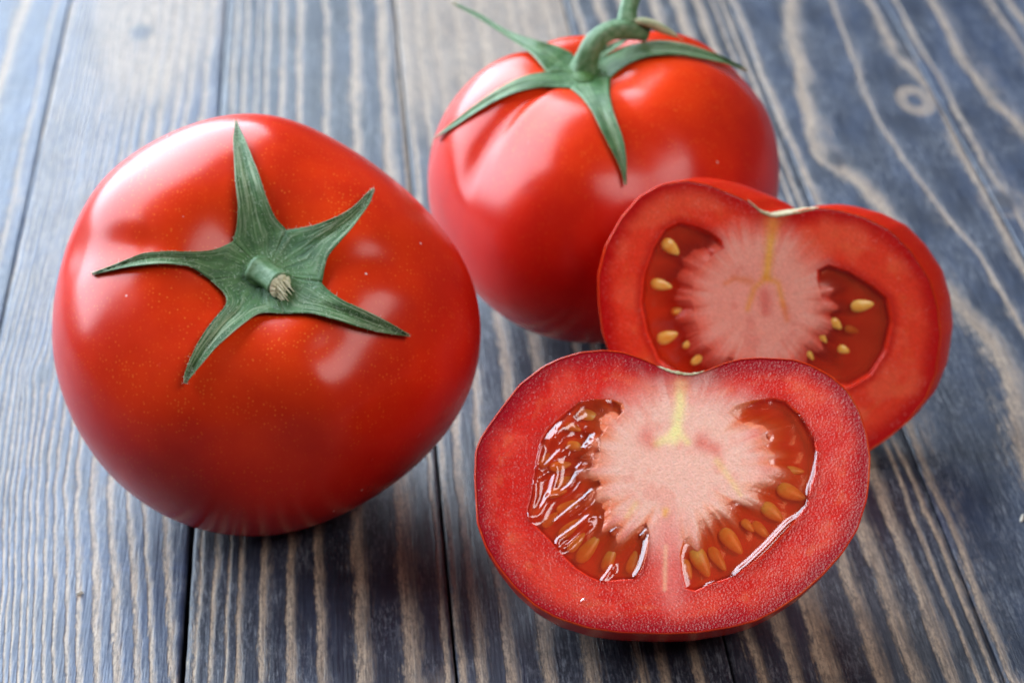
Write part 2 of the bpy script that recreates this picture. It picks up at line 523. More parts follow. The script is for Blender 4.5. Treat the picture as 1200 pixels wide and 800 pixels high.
def plank(i, x0, x1, stripes):
    gapr = {1: 0.05, 2: 0.022}.get(i, 0.014)
    gapl = {2: 0.05, 3: 0.022}.get(i, 0.014)
    w0, w1 = X0+x0*KX, X0+x1*KX
    th = 1.6
    ns = 90
    xs = np.linspace(w0+gapl, w1-gapr, ns)
    ys = np.concatenate([np.linspace(8, Y800-1, 10, endpoint=False), np.linspace(Y800-1, Y800+42, 300), np.linspace(Y800+42, Y800+90, 40)[1:]])
    # cross-section: eased top edges, then side, then a lower lip that meets the neighbour
    rim = 0.025
    prof_x = np.concatenate([[w0+.004, w0+.004, w0+gapl, w0+gapl, w0+gapl+.012], xs[1:-1], [w1-gapr-.012, w1-gapr, w1-gapr, w1-.004, w1-.004]])
    prof_z = np.concatenate([[-th, -1.0, -1.0, -rim, -.012], np.zeros(ns-2), [-.012, -rim, -1.0, -1.0, -th]])
    nx, ny = len(prof_x), len(ys)
    X = np.repeat(prof_x[None], ny, 0); Y = np.repeat(ys[:, None], nx, 1); Z = np.repeat(prof_z[None], ny, 0)
    # seam edges are not perfectly straight
    Z = Z.copy()
    if i == 1:      # this joint closes up towards the far end
        X = np.where((X > w1-gapr-.02) & (Z > -1.1) & (X < w1-.006), X+.034*sm(Y800+9, Y800+17, Y), X)
    if i == 2:
        X = np.where((X < w0+gapl+.02) & (Z > -1.1) & (X > w0+.006), X-.034*sm(Y800+9, Y800+17, Y), X)
    flat = Z > -0.02
    Z[flat] += 0.012*(fbm(X[flat]*.8+i*7, Y[flat]*.15, 5)-.5)
    wob = (vnoise(Y*1.3, X*0+i*3.1, 21)-.5)*.022+(vnoise(Y*5, X*0+i*3.1, 22)-.5)*.012
    edge = np.minimum(X-w0, w1-X) < .2
    side = np.sign(X-(w0+w1)/2)
    X = np.where(edge & (Z > -0.9) & (Z <= 0.02), X-side*np.abs(wob), X)
    # photo row of each vertex, to read the traced stripes
    Pw = np.stack([X*ca-Y*sa, X*sa+Y*ca, np.zeros_like(X)], -1).reshape(-1, 3)
    dd = Pw-CAM
    zz = dd @ FWD
    py = (400-FPX*(dd @ UPV)/np.maximum(zz, 1)).reshape(X.shape)
    py = np.clip(py, -150, 1000)
    row = py.mean(1)
    grain = np.zeros_like(X)
    amp = 0.0022 if i in (5, 6) else 0.0013
    Xs = (X-X0)/KX + amp*(fbm(X*.9+i*13, Y*.30, 31, 3)-.5)*2 + 0.0007*(fbm(X*3+i*5, Y*1.1, 37, 2)-.5)*2
    for kx, ky, rr in [(k[0], k[1:3], k[3]) for k in KN]:           # grain flows round the knots
        if w0 < kx[0] < w1:
            ex, ey = ky[0]*1.9, ky[1]*2.2
            q = ((X-kx[0])/ex)**2+((Y-kx[1])/ey)**2
            Xs -= np.sign(X-kx[0])*np.minimum(np.abs(X-kx[0]), ex)*.55*np.exp(-q)/KX
    for r in range(ny):
        cs = []
        for wdt, pts in stripes:
            p = np.array(pts)
            cs.append((float(np.interp(row[r], p[:, 0], p[:, 1])), wdt/2))
        cs.sort()
        bx = [x0-.02]; bw = [-1.0]
        for k, (c, h) in enumerate(cs):
            a = max(c-h, bx[-1]+.0004)
            bx += [a, max(c+h, a+.0008)]; bw += [2*k, 2*k+1]
        bx.append(max(x1+.02, bx[-1]+.01)); bw.append(2*len(cs))
        grain[r] = np.interp(Xs[r], bx, bw)
    knot = np.zeros_like(X); wear = np.zeros_like(X)
    for kx, hx, hy, ring in KN:
        q = np.sqrt(((X-kx[0])/hx)**2+((Y-kx[1])/hy)**2)
        if ring:
            wear += 1.3*np.exp(-((q-.85)/.35)**2)
        else:
            knot += np.exp(-(q*1.25)**3)
            wear += .45*np.exp(-((q-1.25)/.45)**2)
    if i == 1:      # the stain is rubbed thin at the far end of this plank
        a = to_plank(ground([[165, 20]]))[0]
        wear += 1.25*np.exp(-((X-a[0]-.5)/1.9)**2)*sm(a[1]-12, a[1]+1, Y)
        b = to_plank(ground([[125, 575]]))[0]
        wear += .5*np.exp(-((X-b[0])/.45)**2-((Y-b[1])/.5)**2)
    if i == 3:
        a = to_plank(ground([[600, 15]]))[0]
        wear += .95*sm(a[1]-14, a[1]-1, Y)
    if i == 2:
        a = to_plank(ground([[520, 800]]))[0]
        wear += .5*np.exp(-((X-a[0])/.5)**2-((Y-a[1]+.3)/1.3)**2)
    V = np.stack([X, Y, Z], -1).reshape(-1, 3)
    F = grid_faces(ny, nx)
    # end caps and underside
    F = [tuple(f) for f in F]
    F.append(tuple(range(nx)[::-1])); F.append(tuple(range((ny-1)*nx, ny*nx)))
    for r in range(ny-1):
        F.append((r*nx, (r+1)*nx, (r+1)*nx+nx-1, r*nx+nx-1))
    o = mesh_obj('plank', V, F, M_WOOD, table, attrs={
        'grain': grain.ravel(), 'wear': wear.ravel(), 'knot': np.clip(knot, 0, 1).ravel(),
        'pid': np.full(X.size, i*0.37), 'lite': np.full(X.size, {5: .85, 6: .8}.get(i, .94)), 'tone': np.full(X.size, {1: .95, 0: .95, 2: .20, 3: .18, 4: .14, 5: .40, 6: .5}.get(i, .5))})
    # sharp corners where the side meets the lip
    return o

def generic_stripes(x0, x1, seed):
    g = random.Random(seed)
    out = []; x = x0+.008
    while x < x1-.006:
        w = g.uniform(.003, .012)
        out.append(S(w, (0, x+g.uniform(-.003, .003)), (800, x)))
        x += w+g.uniform(.006, .018)
    return out
edges = [-.6585, -.5105] + SEAMS + [.812, .96]
for k in range(len(edges)-1):
    i = k-2
    st = PLANK_STRIPES.get(i) or generic_stripes(edges[k], edges[k+1], 100+k)
    plank(i, edges[k], edges[k+1], st)

# ------------------------------------------------------------------ whole tomatoes
def frame_from_axis(axis, spin=0.0):
    z = np.array(axis, float); z /= np.linalg.norm(z)
    x = np.cross([0, 1, 0], z) if abs(z[1]) < .95 else np.cross(z, [1, 0, 0])
    x /= np.linalg.norm(x)
    y = np.cross(z, x)
    c, s = math.cos(spin), math.sin(spin)
    return np.stack([x*c+y*s, -x*s+y*c, z], 0)       # rows

NTH, NPH = 288, 176
def tomato_local(coef, ht, hb, dimp, dimw, lobes, box=0.88, grooves=()):
    """unit-radius tomato about its stem axis; coef: radius per longitude"""
    th = np.linspace(0, 2*math.pi, NTH, endpoint=False)
    # rows packed closer near the stem
    ph = np.linspace(0, 1, NPH)**1.12*math.pi
    T, P = np.meshgrid(th, ph)
    sp = np.sin(P); cp = np.cos(P)
    rho = np.abs(sp)**box
    z = np.where(cp > 0, ht*np.abs(cp)**.92, -hb*np.abs(cp)**.95)
    Rt = np.interp(T, np.r_[th, 2*math.pi], np.r_[coef, coef[0]])
    sh = np.exp(-((P-.95)/.42)**2)                     # shoulder band
    bump = sum(a*np.cos(k*(T-p)) for a, k, p in lobes)
    z = z-dimp*np.exp(-(rho/dimw)**2)+sh*bump
    rr = rho*(1+(Rt-1)*np.clip(rho*1.3, 0, 1))
    for t0, wd, dep, p0, p1 in grooves:
        dt = (T-t0+math.pi) % (2*math.pi)-math.pi
        g = np.exp(-(dt/wd)**2)*sm(p0-.22, p0, P)*(1-sm(p1, p1+.35, P))
        z = z-dep*g*.8
        rr = rr*(1-dep*.5*g)
    V = np.stack([rr*np.cos(T), rr*np.sin(T), z], -1)
    top = sm(1.55, .25, P)
    return V.reshape(-1, 3), top.ravel()

def fit_tomato(center_px, rad_px, axis, spin, trace, **kw):
    """find longitudinal radii so that the outline fits the traced outline; scene units, standing on the table"""
    A = frame_from_axis(axis, spin)
    coef = np.ones(NTH)
    ray = rays([center_px])[0]
    tr = smooth_closed(trace, 720, 6)
    c2 = np.array(center_px, float)
    ta = np.arctan2(tr[:, 1]-c2[1], tr[:, 0]-c2[0]); tr_r = np.linalg.norm(tr-c2, axis=1)
    o = np.argsort(ta); ta = ta[o]; tr_r = tr_r[o]
    th = np.linspace(0, 2*math.pi, NTH, endpoint=False)
    size = rad_px/FPX
    for it in range(14):
        L, top = tomato_local(coef, **kw)
        W = (L*size) @ A + ray                      # camera at origin, depth 1
        q, _ = project(W+CAM)
        a = np.arctan2(q[:, 1]-c2[1], q[:, 0]-c2[0]); r = np.linalg.norm(q-c2, axis=1)
        nb = 144
        b = ((a+math.pi)/(2*math.pi)*nb).astype(int) % nb
        upd = np.zeros(NTH); cnt = np.zeros(NTH)
        errs = []
        for k in range(nb):
            idx = np.where(b == k)[0]
            if len(idx) == 0: continue
            j = idx[np.argmax(r[idx])]
            want = np.interp(a[j], ta, tr_r, period=2*math.pi)
            ratio = want/r[j]; errs.append(abs(ratio-1))
            col = j % NTH
            dd = np.abs((np.arange(NTH)-col+NTH//2) % NTH-NTH//2)
            wgt = np.exp(-(dd/7.0)**2)
            upd += wgt*(ratio-1); cnt += wgt
        coef = coef*(1+0.8*np.where(cnt > .2, upd/np.maximum(cnt, .2), 0))
        f = np.fft.rfft(coef); k = np.arange(len(f)); coef = np.fft.irfft(f*np.exp(-(k/7.0)**4), NTH)
    print("fit error", np.mean(errs), np.max(errs))
    L, top = tomato_local(coef, **kw)
    W = (L*size) @ A + ray
    s = (CAM_H+0.015)/-W[:, 2].min()
    W = W*s+CAM
    return W, top, A, size*s

def body_faces():
    return grid_faces(NPH, NTH, wrap=True, flip=False)

class Body:
    def __init__(self, W, F):
        self.W = W
        self.t = BVHTree.FromPolygons([Vector(v) for v in W], [tuple(int(i) for i in f) for f in F])
    def depth(self, px):
        """depth along the optical axis at which the ray of each pixel meets the body (nan: misses)"""
        out = []
        for r in rays(px):
            n = np.linalg.norm(r)
            h = self.t.ray_cast(Vector(CAM), Vector(r/n))
            out.append(np.nan if h[0] is None else h[3]/n)
        return np.array(out)

def sheet(name, Ptop, Nrm, thick, mat, parent, base, nr, nc, along, across):
    """closed thin sheet from a grid of top points; thickness fades to the edges"""
    V = np.vstack([Ptop, Ptop-Nrm*thick[:, None]])
    n = nr*nc
    Ft = grid_faces(nr, nc); Fb = grid_faces(nr, nc, flip=True)+n
    rim = []
    loop = [r*nc for r in range(nr)]+[(nr-1)*nc+c for c in range(1, nc)]+[r*nc+nc-1 for r in range(nr-2, -1, -1)]+[c for c in range(nc-2, 0, -1)]
    for a, b in zip(loop, loop[1:]+loop[:1]):
        rim.append((a, b, b+n, a+n))
    F = np.vstack([Ft, Fb, np.array(rim, np.int32)])
    return mesh_obj(name, V, F, mat, parent, base, attrs={'along': np.tile(along, 2), 'across': np.tile(across, 2)})

def sepal(body, hub, left, right, tip, parent, base, lift0, lift1, seed, far=None, mat=None, fold=0.05, thick=.055, curl=0.0, ddepth=0.0):
    """a sepal traced in the photograph from hub to tip, laid over the fruit with its own thickness and lift"""
    nr, nc = 56, 15
    n1 = 20                                    # rows inside the star's middle, shared exactly with the neighbours
    def edge_path(pts):
        a = np.array(hub, float); v = np.array(pts[0], float)
        inn = a+np.linspace(0, 1, n1)[:, None]*(v-a)
        out = smooth_path([pts[0]]+list(pts[1:])+[tip], nr-n1+1, 5)
        return np.vstack([inn, out[1:]])
    Lp = edge_path(left); Rp = edge_path(right)
    t = np.r_[np.linspace(0, .28, n1), np.linspace(.28, 1, nr-n1+1)[1:]]
    u = np.linspace(0, 1, nc)
    tt = np.repeat(t, nc); uu = np.tile(u, nr)
    px = Lp[:, None, :]*(1-u)[None, :, None]+Rp[:, None, :]*u[None, :, None]
    px = px.reshape(-1, 2)
    d = body.depth(px).reshape(nr, nc)
    # fill rows past the limb of the fruit
    for r in range(nr):
        row = d[r]
        if np.all(np.isnan(row)):
            d[r] = d[r-1]+(far or 0.0)
        elif np.any(np.isnan(row)):
            d[r] = np.where(np.isnan(row), np.nanmin(row), row)
        if r > 0 and far is not None:
            d[r] = np.clip(d[r], d[r-1]-.25, d[r-1]+max(far, .02))
    for _ in range(5):
        d[1:-1] = .25*d[:-2]+.5*d[1:-1]+.25*d[2:]
    d = d.ravel()
    to = np.clip((tt-.28)/.72, 0, 1)
    lift = lift0+.16*np.exp(-(tt/.13)**2)+(lift1-lift0)*to**1.5
    wv = 2*uu-1
    g = np.random.default_rng(seed)
    # a channel along the middle, rolled edges, slow ripples
    prof = fold*sm(.29, .6, tt)*(1-tt*.3)*(np.abs(wv)**1.7)-fold*.45*np.exp(-(wv/.22)**2)*sm(.29, .5, tt)
    rip = .035*(fbm(tt*6+seed, uu*2.2, seed)-.5)*sm(.29, .6, tt)+.022*(fbm(tt*9+seed*2, uu*7, seed+3)-.5)*sm(.29, .45, tt)
    d2 = d-(lift+prof+rip)-ddepth*tt**2
    P = CAM+rays(px)*d2[:, None]
    G = P.reshape(nr, nc, 3)
    du = np.gradient(G, axis=0); dv = np.gradient(G, axis=1)
    N = np.cross(dv, du).reshape(-1, 3)
    ln = np.linalg.norm(N, axis=1, keepdims=True)
    N = np.where(ln > 1e-9, N/np.maximum(ln, 1e-9), 0)
    view = CAM-P; view /= np.linalg.norm(view, axis=1, keepdims=True)
    flipm = np.sum(N*view, 1) < 0
    if flipm.mean() > .5: N = -N
    N = np.where(ln > 1e-9, N, view)
    th = thick*(1-.45*tt)*np.clip(1-np.abs(wv)**6*.65, .2, 1)
    o = sheet('sepal', P, N, th, mat or M_LEAF, parent, base, nr, nc, tt, uu*2+seed*3.7)
    return P, N, tt, uu

def tube(name, path, rad, mat, parent, base, seg=20, ridges=0.0, seed=1, cap=True):
    path = np.asarray(path, float); n = len(path)
    rad = np.asarray(rad, float)
    T = np.gradient(path, axis=0); T /= np.linalg.norm(T, axis=1, keepdims=True)
    up = np.array([.3, -.4, .9]); V = []
    for i in range(n):
        a = np.cross(T[i], up); a /= np.linalg.norm(a); b = np.cross(T[i], a)
        th = np.linspace(0, 2*math.pi, seg, endpoint=False)
        r = rad[i]*(1+ridges*np.cos(5*th+.4)+ridges*.8*(vnoise(th*3, np.full(seg, i*.35), seed)-.5))
        V.append(path[i]+np.outer(r*np.cos(th), a)+np.outer(r*np.sin(th), b))
    V = np.vstack(V)
    F = [tuple(f) for f in grid_faces(n, seg, wrap=True)]
    if cap:
        F.append(tuple(range(seg))[::-1]); F.append(tuple(range((n-1)*seg, n*seg)))
    return mesh_obj(name, V, F, mat, parent, base, attrs={'along': np.repeat(np.linspace(0, .9, n), seg), 'across': np.tile(np.linspace(0, 2, seg), n)})

def fuzz(points, normals, parent, base, n, seed, length=.05):
    """short pale hairs on the calyx, one part"""
    g = np.random.default_rng(seed)
    idx = g.integers(0, len(points), n)
    P = points[idx]; N = normals[idx]
    dirs = N*g.uniform(.5, 1, (n, 1))+g.normal(0, .45, (n, 3)); dirs /= np.linalg.norm(dirs, axis=1, keepdims=True)
    L = length*g.uniform(.4, 1.5, n)[:, None]
    side = np.cross(dirs, g.normal(0, 1, (n, 3))); side /= np.linalg.norm(side, axis=1, keepdims=True)
    w = .0050
    P = P-N*.01
    s2 = np.cross(dirs, side)
    tip = P+dirs*L
    V = np.stack([P+side*w, P-side*w*.5+s2*w*.8, P-side*w*.5-s2*w*.8, tip], 1).reshape(-1, 3)
    b = np.arange(n)*4
    F = np.vstack([np.stack([b, b+1, b+3], -1), np.stack([b+1, b+2, b+3], -1), np.stack([b+2, b, b+3], -1)])
    o = mesh_obj('hairs', V, F, M_FUZZ, parent, base)
    o['kind'] = 'stuff'
    return o

# ---- the near whole tomato, tipped so that its star faces the camera
TRACE_A = [(275,135),(340,137),(400,165),(450,202),(500,246),(540,295),(560,345),(566,385),(558,440),(530,500),(490,545),(440,580),(390,608),(350,623),(310,630),(240,622),(180,600),(130,560),(95,510),(68,450),(58,400),(62,350),(80,285),(110,220),(150,180),(200,151)]
def axis_vec(elev, az):      # az: turned from "towards the camera" to the right
    return np.array([math.sin(R(az))*math.cos(R(elev)), -math.cos(R(az))*math.cos(R(elev)), math.sin(R(elev))])
FB = body_faces()
WA, topA, AA, sizeA = fit_tomato((312, 385), 250, axis_vec(53, 2), 0.0, TRACE_A, ht=.80, hb=.72, dimp=.20, dimw=.34, box=.86,
    lobes=[(.030, 5, .3), (.022, 3, 1.4), (.018, 7, .8), (.02, 2, 2.2)], grooves=[(2.95, .16, .035, .5, .95), (5.45, .22, .03, .5, 1.0), (.1, .2, .03, .5, .9), (1.75, .22, .025, .5, .9)])
baseA = np.array([WA[np.argmin(WA[:, 2]), 0], WA[np.argmin(WA[:, 2]), 1], 0.0])
tomA = empty('tomato', baseA, 'large whole tomato at the left, tipped to show its green star and short cut stem', 'tomato', 'whole tomatoes')
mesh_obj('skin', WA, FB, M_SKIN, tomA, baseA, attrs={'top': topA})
bodyA = Body(WA, FB)

def calyx_hub(body, px, rpx, parent, base, lift, mat):
    """domed disc where the sepals and stem meet"""
    nr, nc = 10, 28
    pts = []; dep = []
    rr = np.linspace(0.02, 1, nr); th = np.linspace(0, 2*math.pi, nc, endpoint=False)
    g = np.array([[px[0]+rpx*r*math.cos(t)*(1+.10*math.cos(5*t+1)), px[1]+rpx*r*math.sin(t)*.92] for r in rr for t in th])
    d = body.depth(g)
    d = np.where(np.isnan(d), np.nanmean(d), d)
    q = np.repeat(rr, nc)
    d2 = d-(lift-.14*q**2)
    P = CAM+rays(g)*d2[:, None]
    F = [tuple(f) for f in grid_faces(nr, nc, wrap=True)]+[tuple(range(nc))]
    o = mesh_obj('calyx', P, F, mat, parent, base, attrs={'along': q*.08, 'across': q*2})
    return o

hubA = (312, 320)
calA = calyx_hub(bodyA, (306, 318), 19, tomA, baseA, .37, M_LEAF)
SEPALS_A = [  # left edge, right edge (seen from the hub outwards), tip, lift at the tip
    ([(272.5,283),(277.5,268),(279,242),(275,205),(273,160)], [(336,269),(322.5,256),(312.5,233),(302.5,202),(290,170),(281,151)], (276.5,142), .10, 12),
    ([(336,269),(362.5,265.5),(387.5,257),(410,246),(425,232.5),(432,223)], [(377,331),(382.5,301),(395,286),(410,270),(425,250),(435,236)], (438,222), .50, 23),
    ([(377,331),(382,338),(402,352),(427,363),(457,378)], [(334,367),(364,366),(393.5,374),(427.5,385),(457,391)], (479.5,393), .14, 34),
    ([(334,367),(303.5,365),(278,384),(252.5,407),(227,437)], [(247,328),(266,345),(267,356),(252.5,371),(240,388),(227,410),(215,440)], (217,448.5), .12, 45),
    ([(247,328),(223,311),(189,308),(150.5,312)], [(272.5,283),(252.5,293),(227.5,295),(190,294),(165,296.5),(140,308)], (108,321), .10, 56),
]
allP = []; allN = []
for le, ri, tip, l1, sd in SEPALS_A:
    P, N, tt, uu = sepal(bodyA, hubA, le, ri, tip, calA, baseA, .13, l1, sd, fold=.085)
    allP.append(P); allN.append(N)
fuzz(np.vstack(allP), np.vstack(allN), calA, baseA, 2200, 5, .075)
# short stem, cut, leaning to the lower right
hp = CAM+rays([(303, 317)])[0]*(bodyA.depth([(303, 317)])[0]-.18)
view = CAM-hp; view /= np.linalg.norm(view)
sd_ = RGT*.62-UPV*.34+view*.62; sd_ /= np.linalg.norm(sd_)
k = np.linspace(0, 1, 14)
pth = hp[None]+np.outer(k*.62, sd_)+np.outer(k**2*.05, -UPV)
stemA = tube('stem', pth, .255-.025*np.sin(k*3.1)+.05*np.exp(-k*9), M_STEM, tomA, baseA, 24, .06, 3)
# torn pale fibres at the cut
V = []; F = []
a = np.cross(sd_, UPV); a /= np.linalg.norm(a); b = np.cross(sd_, a)
g = np.random.default_rng(4)
end = pth[-1]
nseg = 26
ring = [end+a*(.245*math.cos(t))+b*(.245*math.sin(t))+sd_*.012 for t in np.linspace(0, 2*math.pi, nseg, endpoint=False)]
inner = [end+a*(.17*math.cos(t))+b*(.17*math.sin(t))+sd_*(.02+.05*g.random()) for t in np.linspace(0, 2*math.pi, nseg, endpoint=False)]
V = ring+inner+[end+sd_*.02]
F = [(i, (i+1) % nseg, nseg+(i+1) % nseg, nseg+i) for i in range(nseg)]+[(nseg+i, nseg+(i+1) % nseg, 2*nseg) for i in range(nseg)]
for i in range(22):
    t = g.uniform(0, 6.28); rr = .20*math.sqrt(g.random())
    p0 = end+a*rr*math.cos(t)+b*rr*math.sin(t)
    droop = (RGT*.55-UPV*.75+view*.25)
    q = p0+sd_*g.uniform(.03, .10)+droop*g.uniform(.02, .24)*(1 if rr > .03 else .3)
    w = .032
    j = len(V)
    V += [p0+a*w, p0-a*w*.5+b*w, p0-a*w*.5-b*w, q+a*.006, q-a*.006]
    F += [(j, j+1, j+3), (j+1, j+4, j+3), (j+1, j+2, j+4), (j+2, j, j+3), (j+2, j+3, j+4)]
mesh_obj('cut_end', np.array(V), F, M_CUT, stemA, baseA, smooth=False)

# ---- the far whole tomato, upright
TRACE_B = [(500,190),(507,155),(525,125),(545,97),(570,78),(592,66),(615,57),(655,50),(690,45),(734,40),(755,39),(779,40),(800,42),(824,49.5),(839,60),(860,75),(878,93),(896,120),(905,144),(911,174),(912,210),(908,240),(898,275),(880,308),(855,340),(820,370),(770,393),(710,403),(650,400),(610,385),(570,355),(535,318),(515,280),(503,235)]
WB, topB, AB, sizeB = fit_tomato((705, 222), 203, axis_vec(84, 0)+np.array([-.06, 0, 0]), 0.0, TRACE_B, ht=.92, hb=.66, dimp=.16, dimw=.36, box=.88,
    lobes=[(.028, 5, 2.0), (.02, 3, .3), (.012, 7, .8)], grooves=[(3.75, .12, .034, .35, .9), (5.1, .18, .02, .4, 1.0), (.3, .2, .04, .5, .9), (2.4, .2, .04, .5, .9)])
baseB = np.array([WB[np.argmin(WB[:, 2]), 0], WB[np.argmin(WB[:, 2]), 1], 0.0])
tomB = empty('tomato', baseB, 'upright whole tomato at the back with a long bent green stem rising from it', 'tomato', 'whole tomatoes')
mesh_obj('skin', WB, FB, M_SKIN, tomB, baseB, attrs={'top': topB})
bodyB = Body(WB, FB)
hubB = (684, 83)
calB = calyx_hub(bodyB, hubB, 14, tomB, baseB, .35, M_LEAF)
SEPALS_B = [
    ([(670,62),(655,54),(630,47.5),(605,40),(587,32),(562,15)], [(640,84),(630,70),(615,56),(600,46.5),(585,36.5),(562,22)], (530,3.5), .45, 61, .10, .6),
    ([(640,84),(617,87),(595,97),(575,109),(550,127),(525,147)], [(668,103),(635,101),(605,107.5),(580,118),(555,133),(530,149.5)], (509,161.5), .12, 62, .10, 0),
    ([(668,103),(680,112),(692.5,127.5),(705,152.5),(718,177.5),(729,200)], [(715,92),(714,110),(720,135),(730,160),(733.5,178),(735,197)], (733,216.5), .12, 63, None, 0),
    ([(704,69),(725,57),(749,49.5),(776,46.5),(806,51),(836,61.5),(860,73)], [(715,92),(719,86),(740,72),(764,64.5),(794,63.5),(824,68.5),(851,74)], (875,83), .40, 64, .06, 0),
    ([(688,66),(705,56),(722,48)], [(704,69),(714,62),(726,54)], (735,46), .25, 65, .10, 0),
]
allP = []; allN = []
for le, ri, tip, l1, sd, far, ddp in SEPALS_B:
    P, N, tt, uu = sepal(bodyB, hubB, le, ri, tip, calB, baseB, .12, l1, sd, far=far, fold=.05, ddepth=ddp)
    allP.append(P); allN.append(N)
fuzz(np.vstack(allP), np.vstack(allN), calB, baseB, 500, 8, .045)
d0 = bodyB.depth([(686, 84)])[0]
cl = [(684, 84, .0), (687, 70, -.15), (692, 55, -.25), (703, 43, -.2), (717, 36, -.05), (733, 34, .05), (746, 36, .15), (757, 39, .25)]
pp = np.array([CAM+rays([(x, y)])[0]*(d0-.05+dz) for x, y, dz in cl])
pp = smooth_path(pp, 30, 4)
k = np.linspace(0, 1, 30)
stemB = tube('stem', pp, .235-.045*k+.10*np.exp(-k*8)+.03*np.exp(-((k-.78)/.1)**2), M_STEM, tomB, baseB, 22, .06, 9)
cl = [(735, 31, .10), (734, 22, .12), (736, 10, .2), (740, -5, .3), (745, -28, .45), (752, -60, .6)]
pp2 = smooth_path(np.array([CAM+rays([(x, y)])[0]*(d0-.05+dz) for x, y, dz in cl]), 24, 3)
k = np.linspace(0, 1, 24)
tube('stem_branch', pp2, .19+.05*np.exp(-k*10)-.02*k, M_STEM, stemB, baseB, 18, .12, 10)
cl = [(742, 26, .0), (752, 25, -.05), (765, 29, -.05), (780, 36, 0), (792, 42, .08), (801, 47, .1)]
pp3 = smooth_path(np.array([CAM+rays([(x, y)])[0]*(d0-.05+dz) for x, y, dz in cl]), 20, 3)
k = np.linspace(0, 1, 20)
tube('dry_bract', pp3, .085*np.sin(np.clip(k+.12, 0, 1)*math.pi)**.6+.01, M_DRY, stemB, baseB, 10, .2, 12)

